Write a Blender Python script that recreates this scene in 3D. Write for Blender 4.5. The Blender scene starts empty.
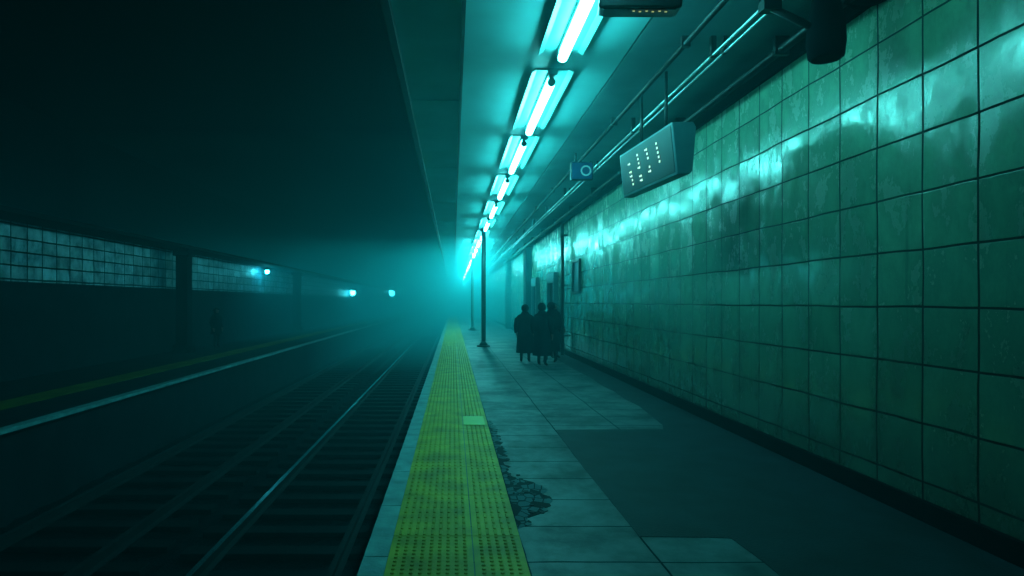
import bpy, bmesh, math, random
from mathutils import Vector, Matrix
random.seed(7)
scene=bpy.context.scene
try:
    scene.view_settings.view_transform='Standard'
    scene.view_settings.look='None'
except Exception: pass
COL=scene.collection

# ---------------------------------------------------------------- materials
class NT:
    def __init__(s,m):
        s.t=m.node_tree; s.n=s.t.nodes; s.l=s.t.links
    def add(s,typ,**kw):
        n=s.n.new(typ)
        for k,v in kw.items(): setattr(n,k,v)
        return n
    def link(s,a,b): s.l.new(a,b)
    def math(s,op,a,b=None):
        n=s.n.new('ShaderNodeMath'); n.operation=op
        for i,v in enumerate((a,b)):
            if v is None: continue
            if isinstance(v,(int,float)): n.inputs[i].default_value=v
            else: s.l.new(v,n.inputs[i])
        return n.outputs[0]
    def ramp(s,src,a,b,lo,hi,smooth=True):
        n=s.n.new('ShaderNodeMapRange'); n.interpolation_type='SMOOTHSTEP' if smooth else 'LINEAR'
        n.inputs[1].default_value=a; n.inputs[2].default_value=b; n.inputs[3].default_value=lo; n.inputs[4].default_value=hi
        s.l.new(src,n.inputs[0]); return n.outputs[0]

def newmat(name):
    m=bpy.data.materials.new(name); m.use_nodes=True
    t=NT(m); b=m.node_tree.nodes['Principled BSDF']
    return m,t,b

def simple(name,col,rough=.6,metal=0.,var=.25,scale=4.,bump=0.1,bscale=40.,spec=.5):
    m,t,b=newmat(name)
    tc=t.add('ShaderNodeTexCoord')
    nz=t.add('ShaderNodeTexNoise'); nz.inputs['Scale'].default_value=scale; nz.inputs['Detail'].default_value=5
    t.link(tc.outputs['Object'],nz.inputs['Vector'])
    r=t.add('ShaderNodeValToRGB')
    r.color_ramp.elements[0].position=.3; r.color_ramp.elements[1].position=.7
    r.color_ramp.elements[0].color=(*[c*(1-var) for c in col],1)
    r.color_ramp.elements[1].color=(*[min(1,c*(1+var)) for c in col],1)
    t.link(nz.outputs['Fac'],r.inputs['Fac']); t.link(r.outputs['Color'],b.inputs['Base Color'])
    b.inputs['Roughness'].default_value=rough; b.inputs['Metallic'].default_value=metal
    b.inputs['Specular IOR Level'].default_value=spec
    if bump:
        n2=t.add('ShaderNodeTexNoise'); n2.inputs['Scale'].default_value=bscale; n2.inputs['Detail'].default_value=4
        t.link(tc.outputs['Object'],n2.inputs['Vector'])
        bp=t.add('ShaderNodeBump'); bp.inputs['Strength'].default_value=bump; bp.inputs['Distance'].default_value=.02
        t.link(n2.outputs['Fac'],bp.inputs['Height']); t.link(bp.outputs['Normal'],b.inputs['Normal'])
    return m

def emis(name,col,strength):
    m,t,b=newmat(name)
    b.inputs['Base Color'].default_value=(.3,.5,.5,1)
    b.inputs['Emission Color'].default_value=(*col,1)
    b.inputs['Emission Strength'].default_value=strength
    return m

def tiles(name,axes,tw,th,ou,ov,c1,c2,mortar,msize,rough,tilt,grime,bump=.3,wob=0.01,ior=1.5,lowdark=None):
    m,t,b=newmat(name)
    b.inputs['IOR'].default_value=ior
    tc=t.add('ShaderNodeTexCoord')
    sp=t.add('ShaderNodeSeparateXYZ'); t.link(tc.outputs['Object'],sp.inputs[0])
    wn=t.add('ShaderNodeTexNoise'); wn.inputs['Scale'].default_value=1.3
    t.link(tc.outputs['Object'],wn.inputs['Vector'])
    ws=t.add('ShaderNodeSeparateColor'); t.link(wn.outputs['Color'],ws.inputs[0])
    u=t.math('ADD',t.math('SUBTRACT',sp.outputs[axes[0]],ou),t.math('MULTIPLY',t.math('SUBTRACT',ws.outputs[0],.5),wob*4))
    v=t.math('ADD',t.math('SUBTRACT',sp.outputs[axes[1]],ov),t.math('MULTIPLY',t.math('SUBTRACT',ws.outputs[1],.5),wob*4))
    cb=t.add('ShaderNodeCombineXYZ'); t.link(u,cb.inputs[0]); t.link(v,cb.inputs[1])
    br=t.add('ShaderNodeTexBrick'); br.offset=0; br.squash=1
    br.inputs['Scale'].default_value=1; br.inputs['Brick Width'].default_value=tw; br.inputs['Row Height'].default_value=th
    br.inputs['Mortar Size'].default_value=msize; br.inputs['Mortar Smooth'].default_value=.3
    t.link(cb.outputs[0],br.inputs['Vector'])
    fu=t.math('FLOOR',t.math('DIVIDE',u,tw)); fv=t.math('FLOOR',t.math('DIVIDE',v,th))
    cf=t.add('ShaderNodeCombineXYZ'); t.link(fu,cf.inputs[0]); t.link(fv,cf.inputs[1])
    w=t.add('ShaderNodeTexWhiteNoise'); w.noise_dimensions='3D'; t.link(cf.outputs[0],w.inputs['Vector'])
    mx=t.add('ShaderNodeMix'); mx.data_type='RGBA'; mx.inputs[6].default_value=(*c1,1); mx.inputs[7].default_value=(*c2,1)
    t.link(w.outputs['Value'],mx.inputs[0])
    mp=t.add('ShaderNodeMapping'); mp.inputs['Scale'].default_value=(3.,3.,1.8) if axes!='XY' else (1,1,1)
    t.link(tc.outputs['Object'],mp.inputs[0])
    gn=t.add('ShaderNodeTexNoise'); gn.inputs['Scale'].default_value=1.1; gn.inputs['Detail'].default_value=9; gn.inputs['Roughness'].default_value=.72
    t.link(mp.outputs[0],gn.inputs['Vector'])
    g=t.ramp(gn.outputs['Fac'],.36,.62,1-grime,1.,False)
    if lowdark:
        g=t.math('MULTIPLY',g,t.ramp(sp.outputs['Z'],0,3.6,lowdark,1.,False))  # tile colour gets darker towards the floor
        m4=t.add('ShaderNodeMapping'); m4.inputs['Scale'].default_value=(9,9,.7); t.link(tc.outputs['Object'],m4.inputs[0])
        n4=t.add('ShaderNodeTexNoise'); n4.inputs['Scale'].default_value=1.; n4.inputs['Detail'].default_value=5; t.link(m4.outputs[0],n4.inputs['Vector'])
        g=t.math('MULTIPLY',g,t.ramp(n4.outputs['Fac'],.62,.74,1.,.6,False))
    m2=t.add('ShaderNodeMix'); m2.data_type='RGBA'; m2.blend_type='MULTIPLY'; m2.inputs[0].default_value=1
    t.link(mx.outputs[2],m2.inputs[6]); t.link(g,m2.inputs[7])
    m3=t.add('ShaderNodeMix'); m3.data_type='RGBA'; m3.inputs[7].default_value=(*mortar,1)
    t.link(br.outputs['Fac'],m3.inputs[0]); t.link(m2.outputs[2],m3.inputs[6])
    t.link(m3.outputs[2],b.inputs['Base Color'])
    r0=t.ramp(gn.outputs['Fac'],.38,.56,rough+.22,rough,False)
    t.link(t.math('ADD',r0,t.math('MULTIPLY',br.outputs['Fac'],.6)),b.inputs['Roughness'])
    t.link(t.math('SUBTRACT',.5,t.math('MULTIPLY',br.outputs['Fac'],.45)),b.inputs['Specular IOR Level'])
    ge=t.add('ShaderNodeNewGeometry')
    vs=t.add('ShaderNodeVectorMath',operation='SUBTRACT'); vs.inputs[1].default_value=(.5,.5,.5); t.link(w.outputs['Color'],vs.inputs[0])
    sc=t.add('ShaderNodeVectorMath',operation='SCALE'); sc.inputs['Scale'].default_value=tilt; t.link(vs.outputs[0],sc.inputs[0])
    ad=t.add('ShaderNodeVectorMath',operation='ADD'); t.link(ge.outputs['Normal'],ad.inputs[0]); t.link(sc.outputs[0],ad.inputs[1])
    no=t.add('ShaderNodeVectorMath',operation='NORMALIZE'); t.link(ad.outputs[0],no.inputs[0])
    hn=t.add('ShaderNodeTexNoise'); hn.inputs['Scale'].default_value=26; hn.inputs['Detail'].default_value=5; t.link(tc.outputs['Object'],hn.inputs['Vector'])
    hh=t.math('SUBTRACT',t.math('MULTIPLY',hn.outputs['Fac'],.25),br.outputs['Fac'])
    bp=t.add('ShaderNodeBump'); bp.inputs['Strength'].default_value=bump; bp.inputs['Distance'].default_value=.012
    t.link(hh,bp.inputs['Height']); t.link(no.outputs[0],bp.inputs['Normal']); t.link(bp.outputs['Normal'],b.inputs['Normal'])
    return m

def cracked(name,cell,gap):
    m,t,b=newmat(name)
    tc=t.add('ShaderNodeTexCoord'); mp=t.add('ShaderNodeMapping'); mp.inputs['Scale'].default_value=(13,9,1)
    t.link(tc.outputs['Object'],mp.inputs[0])
    ve=t.add('ShaderNodeTexVoronoi'); ve.feature='DISTANCE_TO_EDGE'; ve.inputs['Scale'].default_value=1; t.link(mp.outputs[0],ve.inputs['Vector'])
    vc=t.add('ShaderNodeTexVoronoi'); vc.feature='F1'; vc.inputs['Scale'].default_value=1; t.link(mp.outputs[0],vc.inputs['Vector'])
    sc=t.add('ShaderNodeSeparateColor'); t.link(vc.outputs['Color'],sc.inputs[0])
    a=t.math('GREATER_THAN',ve.outputs['Distance'],.06); c=t.math('GREATER_THAN',sc.outputs[0],.42)
    f=t.math('MULTIPLY',a,c)
    mx=t.add('ShaderNodeMix'); mx.data_type='RGBA'; mx.inputs[6].default_value=(*gap,1); mx.inputs[7].default_value=(*cell,1)
    t.link(f,mx.inputs[0]); t.link(mx.outputs[2],b.inputs['Base Color']); b.inputs['Roughness'].default_value=.8
    b.inputs['Specular IOR Level'].default_value=.2
    bp=t.add('ShaderNodeBump'); bp.inputs['Strength'].default_value=.3; bp.inputs['Distance'].default_value=.01
    t.link(f,bp.inputs['Height']); t.link(bp.outputs['Normal'],b.inputs['Normal'])
    return m

M={}
M['walltile']=tiles('wall_tile_glazed','YZ',.5,.455,.19,.295,(.17,.40,.28),(.12,.31,.215),(.004,.008,.008),.011,.14,.045,.42,ior=1.75,lowdark=.27,bump=.2)
M['fartile']=tiles('far_wall_tile','YZ',.5,.3,0,.1,(.09,.33,.45),(.045,.16,.22),(.01,.02,.02),.02,.4,.06,.75)
M['floor']=tiles('platform_paving','XY',.87,.62,.484,.2,(.042,.105,.12),(.025,.072,.086),(.005,.012,.014),.009,.5,.02,.78)
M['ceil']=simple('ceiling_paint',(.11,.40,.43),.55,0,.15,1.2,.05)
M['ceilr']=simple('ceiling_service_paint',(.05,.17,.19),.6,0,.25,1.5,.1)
M['dark']=simple('dark_painted_metal',(.012,.022,.025),.45,.3,.2,6,.05)
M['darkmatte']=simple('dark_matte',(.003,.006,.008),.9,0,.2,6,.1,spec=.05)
M['hall']=simple('shell_dark',(.001,.006,.014),.95,0,.2,1,0,spec=.02)  # near-black surface of the added shell behind the mist
M['white']=simple('luminaire_enamel',(.11,.36,.36),.4,0,.06,5,.0)
M['edge']=simple('edge_stone',(.10,.24,.27),.6,0,.35,5,.2)
M['faredge']=simple('far_edge_stone',(.09,.25,.28),.7,0,.35,5,.2)
M['yellow']=simple('tactile_yellow',(.36,.275,.012),.6,0,.4,3,.15,spec=.3)
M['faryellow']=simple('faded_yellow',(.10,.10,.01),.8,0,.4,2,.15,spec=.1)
M['patchy']=simple('tactile_bright_patch',(.36,.40,.01),.5,0,.1,6,.05)
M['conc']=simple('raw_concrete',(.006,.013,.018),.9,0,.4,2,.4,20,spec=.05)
M['ballast']=simple('ballast',(.002,.004,.007),.95,0,.7,25,1.,28,spec=.03)
M['asphalt']=simple('asphalt_and_shade',(.005,.014,.020),.7,0,.6,3,.4,60,spec=.3)  # also colours the painted shade strip along the wall
M['steel']=simple('rail_worn_steel',(.6,.7,.75),.25,1,.1,8,.03)
M['rust']=simple('rail_rust',(.010,.015,.018),.8,.0,.3,8,.2,spec=.1)
M['wood']=simple('sleeper_timber',(.005,.009,.012),.85,0,.4,6,.3,30,spec=.05)
M['pipe']=simple('galvanised_conduit',(.45,.6,.62),.3,.7,.15,6,.05)
M['signside']=simple('display_case_grey',(.055,.155,.18),.4,.3,.15,5,.03)
M['glass']=simple('display_black_glass',(.004,.016,.02),.45,0,.1,4,.0,spec=.25)
M['blue']=simple('sign_blue',(.01,.06,.16),.4,0,.15,5,.0)
M['skin']=simple('skin',(.12,.08,.06),.6,0,.1,20,.0)
M['hair']=simple('hair',(.006,.006,.006),.7,0,.2,40,.2,spec=.1)
M['coat']=simple('dark_wool_coat',(.003,.004,.006),.95,0,.25,30,.1,spec=.05)
M['coat2']=simple('dark_navy_coat',(.002,.004,.008),.95,0,.25,30,.1,spec=.05)
M['trouser']=simple('dark_trousers',(.003,.004,.005),.95,0,.2,30,.1,spec=.05)
M['shoe']=simple('black_shoe',(.004,.004,.004),.6,0,.2,30,.0)
M['eye']=simple('eye',(.3,.3,.3),.2,0,.0,30,.0)
M['crack']=cracked('cracked_paving',(.04,.10,.12),(.003,.005,.006))
LC=(.13,1.,.97)
M['tube']=emis('tube_glow',LC,64)
M['tubefar']=emis('tube_glow_bright',LC,250)
M['lamp']=emis('lamp_glow',(.05,.85,1.),150)
M['led']=emis('led_cream',(.8,.95,.65),1.)
M['amber']=emis('led_amber',(.9,.8,.3),.5)
M['ledteal']=emis('led_teal',(.1,.7,.8),.2)

# ---------------------------------------------------------------- mesh helpers
def mkobj(name,bm,mats,loc=(0,0,0),parent=None,smooth=False,bevel=0):
    me=bpy.data.meshes.new(name); bm.normal_update(); bm.to_mesh(me); bm.free()
    if not isinstance(mats,(list,tuple)): mats=[mats]
    for m in mats: me.materials.append(m)
    if smooth:
        for p in me.polygons: p.use_smooth=True
    o=bpy.data.objects.new(name,me); COL.objects.link(o); o.location=loc
    if parent: o.parent=parent
    if bevel:
        bv=o.modifiers.new('bevel','BEVEL'); bv.width=bevel; bv.segments=2; bv.limit_method='ANGLE'
    return o
def abox(bm,lo,hi,mi=0):
    vs=[]
    for z in (lo[2],hi[2]):
        for y in (lo[1],hi[1]):
            for x in (lo[0],hi[0]): vs.append(bm.verts.new((x,y,z)))
    for f in ((0,2,3,1),(4,5,7,6),(0,1,5,4),(2,6,7,3),(0,4,6,2),(1,3,7,5)):
        fc=bm.faces.new([vs[i] for i in f]); fc.material_index=mi
def tube(bm,a,b,r,r2=None,n=12,mi=0,caps=True):
    a=Vector(a);b=Vector(b); r2=r if r2 is None else r2
    d=(b-a).normalized(); up=Vector((0,0,1)) if abs(d.z)<.9 else Vector((1,0,0))
    u=d.cross(up).normalized(); w=d.cross(u)
    A=[];B=[]
    for i in range(n):
        t=2*math.pi*i/n; o=u*math.cos(t)+w*math.sin(t)
        A.append(bm.verts.new(a+o*r)); B.append(bm.verts.new(b+o*r2))
    for i in range(n):
        f=bm.faces.new((A[i],A[(i+1)%n],B[(i+1)%n],B[i])); f.material_index=mi; f.smooth=True
    if caps:
        bm.faces.new(A[::-1]).material_index=mi; bm.faces.new(B).material_index=mi
def box(name,lo,hi,mat,parent=None,bevel=0,loc=(0,0,0)):
    bm=bmesh.new(); abox(bm,lo,hi); return mkobj(name,bm,mat,loc,parent,bevel=bevel)
def loft(bm,rings,mi=0,closed=True):
    prev=None
    for r in rings:
        cur=[bm.verts.new(p) for p in r]
        if prev:
            n=len(cur)
            for i in range(n if closed else n-1):
                f=bm.faces.new((prev[i],prev[(i+1)%n],cur[(i+1)%n],cur[i])); f.material_index=mi; f.smooth=True
        prev=cur
    return prev
def empty(name,loc):
    e=bpy.data.objects.new(name,None); e.empty_display_size=.2; COL.objects.link(e); e.location=loc; return e
def tag(o,label,cat,group=None):
    o['label']=label; o['category']=cat
    if group: o['group']=group
    return o
def struct(o,label=None):
    o['kind']='structure'
    if label: o['label']=label; o['category']='structure'
    return o
def copytree(o,loc):
    c=o.copy(); COL.objects.link(c); c.location=loc
    for ch in o.children:
        k=ch.copy(); COL.objects.link(k); k.parent=c
        for g in ch.children:
            q=g.copy(); COL.objects.link(q); q.parent=k
    return c

Y0,Y1=-3.,95.
WX=3.67
# ---------------------------------------------------------------- structure
struct(box('floor',(-.434,Y0,-1.5),(WX,Y1,0),M['floor']),'grey paved station platform')
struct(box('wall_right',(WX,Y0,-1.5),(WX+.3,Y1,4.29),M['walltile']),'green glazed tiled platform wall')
struct(box('trim_1',(WX-.05,Y0,4.29),(WX+.3,Y1,4.5),M['darkmatte']),'dark band above the tiled wall')
struct(box('baseboard_right',(WX-.04,Y0,0),(WX,Y1,.16),M['darkmatte']),'dark skirting at foot of tiled wall')
bm=bmesh.new()
seams=[-3,-.2,4.2,8.33,12.5,16.8,21,25.2,29.4,33.6,37.8,42,50,58,66,74,82,95]
for a,b_ in zip(seams[:-1],seams[1:]):
    abox(bm,(-.58,a+.02,4.5),(.085,b_-.02,4.6))
abox(bm,(.12,Y0,4.5),(1.95,Y1,4.62))
struct(mkobj('ceiling',bm,M['ceil']),'pale painted canopy ceiling panels')
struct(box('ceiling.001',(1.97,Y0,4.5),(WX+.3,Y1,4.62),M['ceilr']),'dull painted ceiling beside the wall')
struct(box('ceiling.002',(-.62,Y0,4.625),(WX+.3,Y1,4.8),M['darkmatte']),'dark canopy roof slab')
struct(box('trim_2',(-.66,Y0,4.42),(-.585,Y1,4.8),M['dark']),'dark canopy edge fascia')
struct(box('trim_3',(.085,Y0,4.44),(.12,Y1,4.51),M['dark']),'dark ceiling seam rail')
bm=bmesh.new(); y=Y0
while y<Y1:
    abox(bm,(-.596,y+.004,-.09),(-.434,y+.996,.004)); y+=1.
struct(mkobj('trim_4',bm,M['edge'],bevel=0),'pale stone platform edge coping')
struct(box('wall_platform_face',(-.5,Y0,-1.5),(-.434,Y1,-.09),M['conc']),'rough concrete platform face')
FX=-5.95
struct(box('floor.001',(-9.6,Y0,-1.5),(FX-.16,Y1,0),M['conc']),'opposite concrete platform')
struct(box('trim_5',(FX-.16,Y0,-.05),(FX,Y1,.005),M['faredge']),'pale edge of opposite platform')
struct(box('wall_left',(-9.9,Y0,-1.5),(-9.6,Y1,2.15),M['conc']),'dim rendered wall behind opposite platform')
struct(box('wall_left_upper',(-9.9,Y0,2.15),(-9.58,Y1,3.45),M['fartile']),'bluish tiled band along opposite wall')
struct(box('ceiling.003',(-9.9,Y0,3.45),(-8.6,Y1,3.55),M['darkmatte']),'dark ledge over opposite platform')
# added dark shell, closes the open space so the mist renders
struct(box('ceiling.004',(-16,Y0-1,9.),(WX+1,Y1+1,9.3),M['hall']),'added dark shell roof high above the station')
struct(box('wall_shell',(-16.3,Y0-1,-1.5),(-16,Y1+1,9.),M['hall']),'added dark shell wall beyond the opposite platform')
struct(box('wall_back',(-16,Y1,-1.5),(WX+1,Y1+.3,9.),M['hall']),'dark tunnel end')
struct(box('wall_front',(-16,Y0-.6,-1.5),(WX+1,Y0-.3,9.),M['hall']),'added unseen shell wall behind the camera')
struct(box('wall_side',(WX+.8,Y0-1,-1.5),(WX+1,Y1+1,9.),M['hall']),'added unseen shell wall beyond the tiled wall')
bm=bmesh.new()
xs=[-6.1+i*.12 for i in range(48)]; ys=[-3+i*.16 for i in range(110)]+[15+i*1. for i in range(80)]
grid=[]
for yy in ys:
    row=[]
    for xx in xs: row.append(bm.verts.new((min(xx,-.501),yy,-1.34+random.uniform(-.03,.028))))
    grid.append(row)
for i in range(len(ys)-1):
    for j in range(len(xs)-1):
        bm.faces.new((grid[i][j],grid[i][j+1],grid[i+1][j+1],grid[i+1][j]))
o=mkobj('track_ballast',bm,M['ballast']); tag(o,'dark crushed stone ballast between the platforms','ballast'); o['kind']='stuff'
# ---------------------------------------------------------------- rails & sleepers
def rail(x,label,shine):
    e=empty('rail',(x,0,-1.23))
    bm=bmesh.new()
    prof=[(-.07,0),(.07,0),(.07,.012),(.012,.03),(.012,.105),(.034,.115),(.034,.135),(-.034,.135),(-.034,.115),(-.012,.105),(-.012,.03),(-.07,.012)]
    A=[bm.verts.new((p[0],Y0,p[1])) for p in prof]; B=[bm.verts.new((p[0],Y1,p[1])) for p in prof]
    n=len(prof)
    for i in range(n): bm.faces.new((A[i],A[(i+1)%n],B[(i+1)%n],B[i]))
    mkobj('rail_body',bm,M['rust'],parent=e)
    b=box('running_surface',(-.032,Y0,.135),(.032,Y1,.141),M['steel'] if shine else M['rust'],parent=e)
    b['label']='polished steel running surface' if shine else 'dull steel running surface'
    tag(e,label,'rail','track rails')
rail(-1.27,'dull steel running rail close to the platform face',False)
rail(-2.70,'polished steel running rail catching the light',True)
rail(-3.95,'dull steel rail of the second track',False)
rail(-5.38,'worn steel rail beside the opposite platform',True)
bm=bmesh.new(); abox(bm,(-1.2,-.12,0),(1.2,.12,.08)); 
sl=mkobj('sleeper',bm,M['wood'],(-1.985,3.2,-1.311),bevel=.012)
tag(sl,'dark weathered sleeper under the near track','sleeper','near track sleepers')
for k in range(1,75):
    copytree(sl,(-1.985,3.2+.65*k,-1.311))
s2=copytree(sl,(-4.58,6.0,-1.311)); s2['group']='far track sleepers'; s2['label']='dark weathered sleeper under the second track'
s2.scale=(.97,1,1)
for k in range(1,50):
    copytree(s2,(-4.58,6.0+.65*k,-1.311))

# ---------------------------------------------------------------- tactile paving
def tactile(name,x0,x1,ya,yb,xsplit,detail,lab):
    e=empty(name,(0,0,0))
    bm=bmesh.new()
    J=[ya]
    while J[-1]<yb: J.append(J[-1]+.92)
    for a,b in zip(J[:-1],J[1:]):
        for (p,q) in ((x0,xsplit),(xsplit,x1)):
            abox(bm,(p+.004,a+.004,-.02),(q-.004,b-.004,.008))
    mkobj('paving_slab',bm,M['yellow'],parent=e)
    bm=bmesh.new()
    pitch=.0575
    def dome(cx,cy,r,ly,h=.009):
        n=8; base=[];top=[]
        for i in range(n):
            t=2*math.pi*(i+.5)/n; s=math.sin(t); c=math.cos(t)
            oy=ly if s>0 else -ly
            base.append(bm.verts.new((cx+c*r,cy+s*r+oy,.0075))); top.append(bm.verts.new((cx+c*r*.6,cy+s*r*.6+oy,.0075+h)))
        for i in range(n):
            bm.faces.new((base[i],base[(i+1)%n],top[(i+1)%n],top[i]))
        bm.faces.new(top)
    for ti,(a,b) in enumerate(zip(J[:-1],J[1:])):
        if a>detail: break
        for (p,q) in ((x0,xsplit),(xsplit,x1)):
            nx=int((q-p-.02)/pitch); off=(q-p-nx*pitch)/2+pitch/2
            for i in range(nx):
                cx=p+off+i*pitch
                if b<4.5:
                    for j in range(16): dome(cx,a+.03+j*pitch,.016,0)
                else:
                    for j in range(8): dome(cx,a+.058+j*.115,.014,.036)
    o=mkobj('raised_dome',bm,M['yellow'],parent=e); o['kind']='stuff'
    tag(e,lab,'tactile paving')
    return e
tactile('tactile_paving',-.434,.484,4.34-.92*5,70,.137,40,'yellow ribbed and domed tactile strip along platform edge')
bp=box('paving_patch',(.05,0,0),(.34,.62,.004),M['patchy'],loc=(.1,8.2,.0175)); tag(bp,'brighter yellow replacement patch on the tactile strip','patch')
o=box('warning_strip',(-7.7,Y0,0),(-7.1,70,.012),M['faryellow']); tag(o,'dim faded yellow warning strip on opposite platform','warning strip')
def slab(name,pts,z0,z1,mat):
    bm=bmesh.new(); A=[bm.verts.new((p[0],p[1],z0)) for p in pts]; B=[bm.verts.new((p[0],p[1],z1)) for p in pts]
    n=len(pts)
    for i in range(n): bm.faces.new((A[i],A[(i+1)%n],B[(i+1)%n],B[i]))
    bm.faces.new(B); bm.faces.new(A[::-1]); bmesh.ops.recalc_face_normals(bm,faces=bm.faces); return mkobj(name,bm,mat)
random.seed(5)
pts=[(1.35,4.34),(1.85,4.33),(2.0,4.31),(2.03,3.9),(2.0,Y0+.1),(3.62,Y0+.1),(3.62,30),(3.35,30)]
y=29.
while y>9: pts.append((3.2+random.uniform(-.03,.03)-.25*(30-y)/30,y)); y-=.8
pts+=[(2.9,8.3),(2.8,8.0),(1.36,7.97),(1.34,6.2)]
o=slab('asphalt_and_shade',pts,0,.004,M['asphalt']); tag(o,'dark worn asphalt repair set in the paving with painted shade strip along wall','patch')  # asphalt repair; its long strip by the wall is shade painted dark
random.seed(3)
L=[];y=4.5
while y<8.6: L.append((.49,y)); y+=.25
R=[];y=8.6
while y>4.5:
    wv=.03+.045*math.exp(-((y-7.)/.8)**2)+.27*math.exp(-((y-5.25)/.5)**4)+random.uniform(-.03,.06); R.append((.5+wv,y)); y-=.06
e=empty('broken_paving',(0,0,0))
o=slab('exposed_bed',L+R,0,.003,M['crack']); o.parent=e
bm=bmesh.new()
for k in range(22):
    cy=random.uniform(4.7,6.0); cx=random.uniform(.53,.52+.26*math.exp(-((cy-5.3)/.6)**4)+.03)
    n=random.choice((4,5,6)); r=random.uniform(.012,.028); a0=random.random()*6
    P=[(cx+r*math.cos(a0+6.283*i/n)*random.uniform(.6,1.2),cy+1.3*r*math.sin(a0+6.283*i/n)*random.uniform(.6,1.2)) for i in range(n)]
    A=[bm.verts.new((p[0],p[1],.001)) for p in P]; B=[bm.verts.new((p[0],p[1],random.uniform(.005,.008))) for p in P]
    for i in range(n): bm.faces.new((A[i],A[(i+1)%n],B[(i+1)%n],B[i]))
    bm.faces.new(B)
o=mkobj('stone_fragment',bm,M['asphalt'],parent=e); o['kind']='stuff'
tag(e,'cracked crumbling paving beside the yellow tactile strip','broken paving')

# ---------------------------------------------------------------- luminaires
def luminaire(loc,tm):
    e=empty('tube_light',loc)
    bm=bmesh.new()
    prof=[(-.25,-.045),(-.19,-.012),(-.06,-.02),(-.05,-.07),(.05,-.07),(.06,-.02),(.19,-.012),(.25,-.045),(.255,-.04),(.20,0),(-.20,0),(-.255,-.04)]
    A=[bm.verts.new((p[0],-.10,p[1])) for p in prof]; B=[bm.verts.new((p[0],2.30,p[1])) for p in prof]
    n=len(prof)
    for i in range(n): bm.faces.new((A[i],A[(i+1)%n],B[(i+1)%n],B[i]))
    bm.faces.new(A[::-1]); bm.faces.new(B)
    bmesh.ops.recalc_face_normals(bm,faces=bm.faces)
    mkobj('reflector_tray',bm,M['white'],parent=e)
    bm=bmesh.new(); tube(bm,(0,.03,-.125),(0,2.17,-.125),.05,n=14)
    mkobj('lamp_tube',bm,tm,parent=e)
    for yy in (-.01,2.17):
        bm=bmesh.new(); tube(bm,(0,yy,-.125),(0,yy+.04,-.125),.05,n=14); abox(bm,(-.03,yy,-.12),(.03,yy+.04,-.07))
        mkobj('lamp_holder',bm,M['white'],parent=e)
    return e
tl=luminaire((1.2,4.4,4.5),M['tube']); tag(tl,'glowing cyan fluorescent tube light in an enamel ceiling tray','tube light','ceiling tube lights')
for s in (7.3,10.15,13.25,16.7,20.1,23.4): copytree(tl,(1.2,s,4.5))
tf=luminaire((1.2,26.6,4.5),M['tubefar']); tag(tf,'glowing cyan fluorescent tube light in an enamel ceiling tray','tube light','ceiling tube lights')
for s in (30,33.3,37,41,45,50,56,63,70): copytree(tf,(1.2,s,4.5))

# ---------------------------------------------------------------- conduits
def pipe(x,z,r,label,mat):
    e=empty('conduit',(x,0,z)); bm=bmesh.new(); tube(bm,(0,Y0,0),(0,80,0),r,n=10); mkobj('pipe_run',bm,mat,parent=e)
    for k in range(14):
        bm=bmesh.new(); y=3.5+k*2.8; abox(bm,(-r*1.5,y,-r*1.2),(r*1.5,y+.05,4.498-z)); mkobj('pipe_clamp',bm,M['dark'],parent=e)
    tag(e,label,'conduit','ceiling conduits')
pipe(2.74,4.30,.018,'slim metal conduit clipped below the ceiling',M['pipe'])
pipe(2.86,4.33,.013,'thin metal conduit clipped below the ceiling',M['pipe'])
pipe(2.45,4.42,.03,'dark conduit clipped below the ceiling',M['dark'])
pipe(3.46,4.36,.05,'thick dark service pipe beside tiled wall',M['dark'])

# ---------------------------------------------------------------- departure display
e=empty('departure_display',(2.5,6.85,3.16))
bm=bmesh.new()
pf=[(0.0,.60),(.25,.60),(.28,.54),(.24,.04),(.20,0),(.06,0)]
A=[bm.verts.new((p[0],0,p[1])) for p in pf]; B=[bm.verts.new((p[0]-.13,1.7,p[1]+.02)) for p in pf]
n=len(pf)
for i in range(n): bm.faces.new((A[i],A[(i+1)%n],B[(i+1)%n],B[i]))
bm.faces.new(A); bm.faces.new(B[::-1]); bmesh.ops.recalc_face_normals(bm,faces=bm.faces)
mkobj('display_case',bm,M['signside'],parent=e,bevel=.012)
def onface(y,t,off):
    x=.06+(0-.06)*t-.13*y/1.7-off; z=0+.6*t+.02*y/1.7
    return Vector((x,y,z))
def quadpatch(bm,y0,y1,t0,t1,off0,off1):
    a=[onface(y0,t0,off0),onface(y1,t0,off0),onface(y1,t1,off0),onface(y0,t1,off0)]
    b=[onface(y0,t0,off1),onface(y1,t0,off1),onface(y1,t1,off1),onface(y0,t1,off1)]
    A=[bm.verts.new(p) for p in a];B=[bm.verts.new(p) for p in b]
    for i in range(4): bm.faces.new((A[i],A[(i+1)%4],B[(i+1)%4],B[i]))
    bm.faces.new(B)
bm=bmesh.new()
quadpatch(bm,.04,1.66,.05,.95,-.005,.006)
bmesh.ops.recalc_face_normals(bm,faces=bm.faces)
mkobj('screen',bm,M['glass'],parent=e)
bm=bmesh.new()
random.seed(11)
for ci,cy in enumerate((.40,.70,1.0,1.3)):
    for r in range(7):
        tr=.18+r*.095
        if ci==0 and r<2 or ci==3 and r>5: continue
        y0=cy+(r-3)*.012
        if random.random()<.12: continue
        quadpatch(bm,y0,y0+.035,tr,tr+.045,.004,.010)
        if random.random()<.45: quadpatch(bm,y0+.05,y0+.075,tr+.01,tr+.04,.004,.010)
bmesh.ops.recalc_face_normals(bm,faces=bm.faces)
o=mkobj('led_digit',bm,M['led'],parent=e); o['kind']='stuff'; o['label']='glowing pale led characters in short columns'
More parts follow.
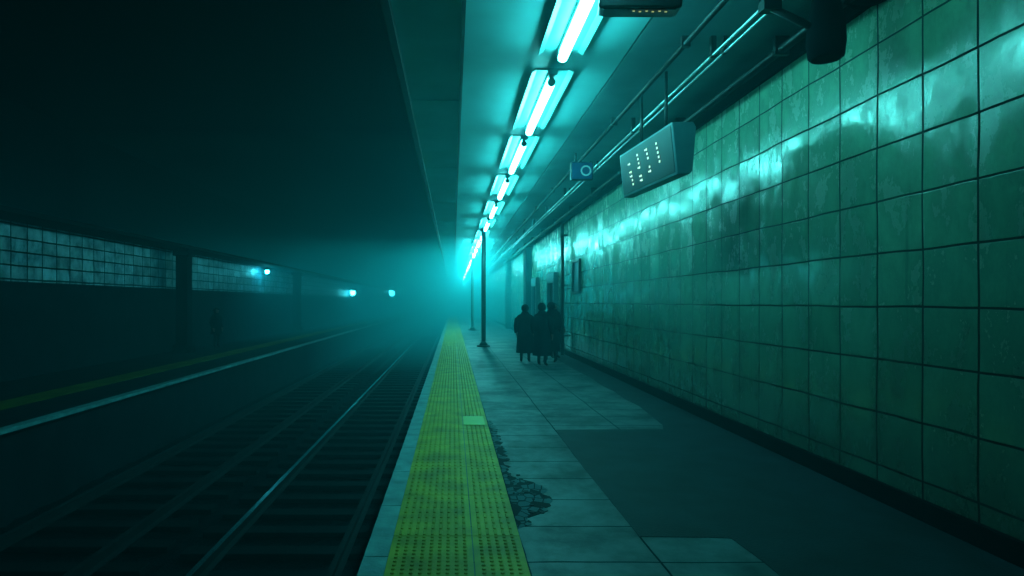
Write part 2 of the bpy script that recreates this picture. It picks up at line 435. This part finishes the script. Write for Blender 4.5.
for y in (.45,1.25):
    bm=bmesh.new(); tube(bm,(.12-.1*y/1.7,y,.6),(.12-.1*y/1.7,y,1.338),.02); mkobj('hanger_rod',bm,M['dark'],parent=e)
tag(e,'hanging departure board with glowing led columns beside tiled wall','departure board')

e=empty('platform_sign',(2.2,11.2,3.98))
box('sign_case',(0,0,0),(.42,.12,.34),M['dark'],parent=e,bevel=.015)
o=box('sign_panel',(.02,-.008,.02),(.40,0,.32),M['blue'],parent=e)
bm=bmesh.new()
for i in range(24):
    a=2*math.pi*i/24; b=2*math.pi*(i+1)/24
    vs=[bm.verts.new((.28+r*math.cos(t),-.011,.17+r*math.sin(t))) for r,t in ((.07,a),(.1,a),(.1,b),(.07,b))]
    bm.faces.new(vs)
mkobj('ring_emblem',bm,M['ledteal'],parent=e)
bm=bmesh.new(); tube(bm,(.1,.06,.34),(.1,.06,.518),.02); mkobj('hanger_rod',bm,M['dark'],parent=e)
tag(e,'small blue hanging sign with a pale ring emblem','sign')

e=empty('hanging_sign',(1.48,4.75,4.03))
e.rotation_euler=(math.radians(12),math.radians(5),math.radians(-10))
box('sign_case',(-.32,0,0),(.32,.30,.2),M['dark'],parent=e,bevel=.02)
box('sign_panel',(-.28,.02,-.008),(.28,.27,0),M['glass'],parent=e)
bm=bmesh.new()
for i in range(6):
    x=-.05+i*.05
    abox(bm,(x,.05+.02*(i%2),-.013),(x+.018,.07+.02*(i%2),-.008)); 
mkobj('led_digit',bm,M['amber'],parent=e)['kind']='stuff'
for x in (.1,.24):
    bm=bmesh.new(); tube(bm,(x,.15,.2),(x,.15,.44),.015); mkobj('hanger_rod',bm,M['dark'],parent=e)
tag(e,'dark hanging sign box with amber markings below ceiling','sign')

e=empty('loudspeaker',(3.17,5.1,3.9))
bm=bmesh.new()
rings=[]
for z,r in ((-.14,.12),(-.12,.14),(0,.155),(.1,.15),(.2,.14),(.3,.12),(.42,.10),(.5,.05)):
    rings.append([(r*math.cos(a*math.pi/10),r*.9*math.sin(a*math.pi/10),z) for a in range(20)])
last=loft(bm,rings); bm.faces.new(last)
mkobj('horn_body',bm,M['darkmatte'],parent=e)
bm=bmesh.new(); tube(bm,(0,0,-.125),(0,0,-.135),.11,n=20); mkobj('grille',bm,M['darkmatte'],parent=e)
bm=bmesh.new(); tube(bm,(0,0,.45),(0,0,.595),.035); abox(bm,(-.08,-.08,.55),(.08,.08,.595)); mkobj('mounting_post',bm,M['dark'],parent=e)
bm=bmesh.new(); tube(bm,(0,0,.08),(-.5,0,.32),.03); tube(bm,(-.5,0,.32),(-.5,0,.595),.025); abox(bm,(-.55,-.05,.27),(-.4,.05,.36)); mkobj('bracket_arm',bm,M['dark'],parent=e)
tag(e,'dark horn loudspeaker on a braced ceiling bracket','loudspeaker')

def cable(pts,r,label):
    cu=bpy.data.curves.new('c','CURVE'); cu.dimensions='3D'; cu.bevel_depth=r; cu.bevel_resolution=3
    s=cu.splines.new('NURBS'); s.points.add(len(pts)-1); s.use_endpoint_u=True; s.order_u=4
    for p,q in zip(s.points,pts): p.co=(*q,1)
    t=bpy.data.objects.new('tmp',cu); COL.objects.link(t)
    dg=bpy.context.evaluated_depsgraph_get(); me=bpy.data.meshes.new_from_object(t.evaluated_get(dg))
    bpy.data.objects.remove(t)
    me.materials.clear(); me.materials.append(M['darkmatte'])
    o=bpy.data.objects.new('cable',me); COL.objects.link(o); tag(o,label,'cable')
cable([(WX-.05,4.9,4.20),(WX-.03,4.6,4.05),(WX-.02,4.4,3.90),(WX-.014,4.1,3.86),(WX-.014,3.8,3.98),(WX-.014,3.4,4.1)],.014,'loose dark cable sagging across the tiled wall')
cable([(3.33,5.1,4.25),(3.38,5.0,4.12),(3.5,4.9,4.13),(WX-.06,4.85,4.22)],.012,'short dark cable looping to the loudspeaker')

# ---------------------------------------------------------------- platform column
e=empty('platform_column',(1.17,22.94,0))
bm=bmesh.new(); tube(bm,(0,0,0),(0,0,4.498),.085,n=20); mkobj('shaft',bm,M['signside'],parent=e)
bm=bmesh.new(); tube(bm,(0,0,0),(0,0,.06),.26,n=20); tube(bm,(0,0,.06),(0,0,.2),.18,.09,n=20); mkobj('base',bm,M['dark'],parent=e)
bm=bmesh.new(); abox(bm,(-.12,-.12,4.40),(.12,.12,4.498)); mkobj('cap',bm,M['dark'],parent=e)
tag(e,'slender metal platform column under the ceiling lights','column')
e2=copytree(e,(1.17,36.2,0)); e['group']=e2['group']='platform columns'

e=empty('wall_pipe',(3.5,19.2,0)); bm=bmesh.new(); tube(bm,(0,0,0),(0,0,4.2),.06); mkobj('pipe_run',bm,M['dark'],parent=e)
for z in (.6,2.2,3.8):
    bm=bmesh.new(); abox(bm,(-.08,-.08,z),(.165,.08,z+.06)); mkobj('pipe_clamp',bm,M['dark'],parent=e)
tag(e,'dark vertical drain pipe against the tiled wall','pipe')
e=empty('notice_frame',(WX,17.2,1.95))
bm=bmesh.new()
for a,b in (((-.07,0,0),(0,.07,1.0)),((-.07,.93,0),(0,1.,1.0)),((-.07,.07,0),(0,.93,.07)),((-.07,.07,.93),(0,.93,1.0))): abox(bm,a,b)
mkobj('frame',bm,M['dark'],parent=e); box('poster_sheet',(-.02,.07,.07),(-.005,.93,.93),M['signside'],parent=e)
tag(e,'dark framed notice board mounted on tiled wall','notice board')
for k,(y,w) in enumerate(((21,1.5),(25.5,1.5))):
    e=empty('door_%d'%(k+1),(WX,y,0)); struct(e,'dark recessed service door in tiled wall')
    box('door_leaf',(-.06,.12,.0),(-.02,w-.12,2.4),M['darkmatte'],parent=e)
    bm=bmesh.new(); abox(bm,(-.16,0,0),(0,.12,2.75)); abox(bm,(-.16,w-.12,0),(0,w,2.75)); abox(bm,(-.16,.12,2.4),(0,w-.12,2.75)); mkobj('door_frame',bm,M['signside'],parent=e)
    bm=bmesh.new(); tube(bm,(-.1,.25,1.05),(-.1,.4,1.05),.012); abox(bm,(-.1,.25,1.04),(-.06,.27,1.06)); mkobj('door_handle',bm,M['pipe'],parent=e)
struct(box('wall_pilaster',(3.4,28,0),(WX,29,4.25),M['conc']),'projecting concrete pilaster')
struct(box('wall_pilaster.001',(3.4,38,0),(WX,39,4.25),M['conc']),'projecting concrete pilaster')

# ---------------------------------------------------------------- opposite platform things
def pillar(x,y,lab):
    e=empty('platform_pillar',(x,y,0))
    box('shaft',(-.2,-.2,0),(.2,.2,3.45),M['darkmatte'],parent=e,bevel=.02)
    box('base',(-.27,-.27,0),(.27,.27,.25),M['darkmatte'],parent=e,bevel=.02)
    box('cap',(-.27,-.27,3.25),(.27,.27,3.449),M['darkmatte'],parent=e,bevel=.02)
    tag(e,lab,'pillar','opposite platform pillars')
pillar(-9.1,20.3,'dark square pillar on the opposite platform')
pillar(-9.1,35,'dark square pillar further along opposite platform')
def lamp(x,y,z,r,lab):
    e=empty('wall_lamp',(x,y,z))
    bm=bmesh.new(); bmesh.ops.create_uvsphere(bm,u_segments=16,v_segments=10,radius=r)
    mkobj('lamp_globe',bm,M['lamp'],parent=e,smooth=True)
    bm=bmesh.new(); tube(bm,(0,0,r*.8),(0,0,r*1.2),r*.7,r*.5); tube(bm,(0,0,r*1.2),(0,0,max(3.449-z,r*1.3)),.03); mkobj('lamp_bracket',bm,M['dark'],parent=e)
    tag(e,lab,'lamp','opposite platform lamps')
lamp(-9.2,29.7,3.2,.10,'bright round lamp glowing against the opposite tiled wall')
lamp(-9.2,55,2.55,.26,'hazy round lamp glowing through the fog')
lamp(-9.0,88,3.1,.48,'distant hazy lamp glowing through the fog')
lamp(-8.9,10,3.2,.05,'added out-of-view lamp lighting the opposite tiled band')  # out of view, added to brighten the tiled band opposite

# ---------------------------------------------------------------- people
def skin_body(V,E,R,root,lv=1):
    me=bpy.data.meshes.new('sk'); me.from_pydata(V,E,[]); o=bpy.data.objects.new('sk',me); COL.objects.link(o)
    md=o.modifiers.new('s','SKIN'); md.use_smooth_shade=True; md.use_x_symmetry=False
    sv=me.skin_vertices[0].data
    for i,r in enumerate(R):
        sv[i].radius=(r,r) if not isinstance(r,tuple) else r
        sv[i].use_root=(i==root)
    ss=o.modifiers.new('u','SUBSURF'); ss.levels=lv
    dg=bpy.context.evaluated_depsgraph_get(); m=bpy.data.meshes.new_from_object(o.evaluated_get(dg))
    bpy.data.objects.remove(o); return m
def person(loc,rotz,h,lab,coat,hood=False,hand_fwd=0.,stride=0.,bag=False,coatlen=.62):
    s=h/1.72
    e=empty('person',loc); e.rotation_euler=(0,0,rotz); e.scale=(s*1.08,s*1.08,s)
    V=[];E=[];R=[]
    def v(p,r,par=None):
        V.append(p);R.append(r);i=len(V)-1
        if par is not None: E.append((par,i))
        return i
    pel=v((0,0,.95),(.15,.11)); sp=v((0,.01,1.12),(.13,.10),pel); ch=v((0,.01,1.32),(.17,.115),sp); nb=v((0,.01,1.44),(.09,.075),ch)
    nk=v((0,0,1.50),.055,nb); jw=v((0,-.01,1.56),(.062,.075),nk); hd=v((0,-.005,1.635),(.078,.098),jw); tp=v((0,.0,1.70),(.05,.06),hd)
    for sx in (-1,1):
        st=stride*sx
        hp=v((.09*sx,0,.87),.088,pel); kn=v((.10*sx,-.02-st*.5,.48),.06,hp); an=v((.105*sx,.02-st,.09),.042,kn); v((.12*sx,-.12-st,.035),.035,an)
        sh=v((.19*sx,.01,1.40),.062,ch); el=v((.245*sx,.04,1.13),.045,sh)
        wr=v((.25*sx,-.06-hand_fwd,.89+hand_fwd*.6),.03,el); pm=v((.25*sx,-.085-hand_fwd,.82+hand_fwd*.6),.032,wr)
        for k in range(4):
            oy=(k-1.5)*.019; ln=(.055,.068,.072,.06)[k]
            a=v((.25*sx,-.085-hand_fwd+oy,.785+hand_fwd*.6),.0095,pm); b=v((.245*sx,-.09-hand_fwd+oy,.785-ln*.55+hand_fwd*.6),.009,a); v((.235*sx,-.095-hand_fwd+oy,.785-ln+hand_fwd*.6),.008,b)
        a=v((.235*sx,-.12-hand_fwd,.82+hand_fwd*.6),.011,pm); v((.225*sx,-.135-hand_fwd,.785+hand_fwd*.6),.009,a)
    me=skin_body(V,E,R,pel); me.name='body'
    me.materials.clear()
    for mm in (M['skin'],M['trouser'],M['shoe']): me.materials.append(mm)
    for p in me.polygons:
        z=p.center.z; x=abs(p.center.x)
        p.material_index=2 if z<.09 else (1 if (z<1.45 and not (x>.2 and z<.95)) else 0)
        p.use_smooth=True
    o=bpy.data.objects.new('body',me); COL.objects.link(o); o.parent=e
    for sx in (-1,1):
        bm=bmesh.new(); bmesh.ops.create_uvsphere(bm,u_segments=8,v_segments=6,radius=.012,matrix=Matrix.Translation((.03*sx,-.092,1.635))); mkobj('eye',bm,M['eye'],parent=e,smooth=True)
    bm=bmesh.new(); loft(bm,[[(w*math.cos(a*math.pi/4),-.09-d+w*math.sin(a*math.pi/4)*.6,z) for a in range(8)] for z,w,d in ((1.635,.008,.0),(1.61,.013,.012),(1.597,.016,.018),(1.588,.008,.006))]); mkobj('nose',bm,M['skin'],parent=e)
    bm=bmesh.new(); rr=.118 if hood else .1
    bmesh.ops.create_uvsphere(bm,u_segments=18,v_segments=12,radius=1,matrix=Matrix.Translation((0,.018,1.645))@Matrix.Diagonal((rr*.9,rr*1.05,rr*1.02,1)))
    dl=[q for q in bm.verts if q.co.y<-.045 and q.co.z<1.69 or q.co.z<(1.52 if hood else 1.575)]
    bmesh.ops.delete(bm,geom=dl,context='VERTS')
    mkobj('hood' if hood else 'hair',bm,coat if hood else M['hair'],parent=e,smooth=True)
    bm=bmesh.new(); rings=[]
    for z,rx,ry in ((coatlen,.25,.2),(.8,.225,.18),(.98,.20,.16),(1.12,.19,.155),(1.28,.215,.16),(1.37,.225,.155),(1.43,.19,.135),(1.475,.115,.10),(1.54,.085,.09)):
        rings.append([(rx*math.cos(a*math.pi/12)*(1+.02*math.sin(a*1.9+z*5)),.01+ry*math.sin(a*math.pi/12)*(1+.03*math.sin(a*1.3)),z) for a in range(24)])
    loft(bm,rings)
    for sx in (-1,1):
        P=[Vector((.16*sx,.01,1.41)),Vector((.21*sx,.02,1.36)),Vector((.245*sx,.04,1.14)),Vector((.25*sx,-.01-hand_fwd*.5,1.0+hand_fwd*.3)),Vector((.25*sx,-.055-hand_fwd,.90+hand_fwd*.6))]
        RR=[.055,.082,.072,.064,.055]; rg=[]
        for p,r in zip(P,RR): rg.append([(p.x+r*math.cos(a*math.pi/6),p.y+r*math.sin(a*math.pi/6),p.z-.35*r*math.cos(a*math.pi/6)*sx) for a in range(12)])
        loft(bm,rg)
    mkobj('coat',bm,coat,parent=e)
    if bag:
        bm=bmesh.new(); rings=[]
        for z,w,d in ((.98,.12,.05),(1.0,.15,.08),(1.15,.16,.10),(1.3,.15,.09),(1.38,.12,.06),(1.4,.06,.03)):
            rings.append([(w*math.cos(a*math.pi/8),.22+d*math.sin(a*math.pi/8),z) for a in range(16)])
        l=loft(bm,rings); bm.faces.new(l); mkobj('backpack',bm,coat,parent=e)
    tag(e,lab,'person','waiting passengers')
    return e
person((2.02,16.8,0),2.9,1.60,'person in long dark coat standing on the platform',M['coat'],hood=True,coatlen=.30)
person((2.36,15.9,0),2.6,1.64,'person in dark hooded coat standing within a group',M['coat2'],hood=True,bag=True,coatlen=.30,stride=.05)
person((2.72,16.7,0),-2.8,1.66,'person in dark jacket wearing a backpack in a group',M['coat'],hood=True,bag=True,stride=.08,coatlen=.35)
person((3.05,18.1,0),.6,1.66,'person in dark coat facing the others beside wall',M['coat2'],hand_fwd=.1,coatlen=.5)
p=person((-8.75,22.2,0),1.2,1.45,'person in dark coat standing on opposite platform',M['coat'],hood=True); p['group']='opposite platform passengers'

# ---------------------------------------------------------------- world : night air with station mist (uniform, plus a denser bank far down the line)
FC=(.08,.88,1.)
def volnodes(nt,out,dens,an):
    vs=nt.nodes.new('ShaderNodeVolumeScatter'); va=nt.nodes.new('ShaderNodeVolumeAbsorption'); ad=nt.nodes.new('ShaderNodeAddShader')
    vs.inputs['Color'].default_value=(*FC,1); vs.inputs['Anisotropy'].default_value=an; va.inputs['Color'].default_value=(*FC,1)
    vs.inputs['Density'].default_value=dens; va.inputs['Density'].default_value=dens
    nt.links.new(vs.outputs[0],ad.inputs[0]); nt.links.new(va.outputs[0],ad.inputs[1]); nt.links.new(ad.outputs[0],out.inputs['Volume'])
w=bpy.data.worlds.new('w'); scene.world=w; w.use_nodes=True
bg=w.node_tree.nodes['Background']; bg.inputs[0].default_value=(.0,.001,.004,1); bg.inputs[1].default_value=1.
wo=[n for n in w.node_tree.nodes if n.type=='OUTPUT_WORLD'][0]
volnodes(w.node_tree,wo,.0135,.35)
m=bpy.data.materials.new('fog_bank'); m.use_nodes=True
for n in list(m.node_tree.nodes): m.node_tree.nodes.remove(n)
volnodes(m.node_tree,m.node_tree.nodes.new('ShaderNodeOutputMaterial'),.05,.2)
fb=box('fog_bank',(-15.9,25,-1.49),(WX+.7,Y1-.05,8.9),m); tag(fb,'dense teal mist filling the far end of the station','fog'); fb['kind']='stuff'

cam=bpy.data.cameras.new('camera'); co=bpy.data.objects.new('camera',cam); COL.objects.link(co)
co.location=(0,0,1.7); co.rotation_euler=(math.radians(90),0,0)
cam.lens=600/1024*36; cam.sensor_width=36; cam.shift_x=59/1024; cam.shift_y=14/1024; cam.clip_end=300
scene.camera=co
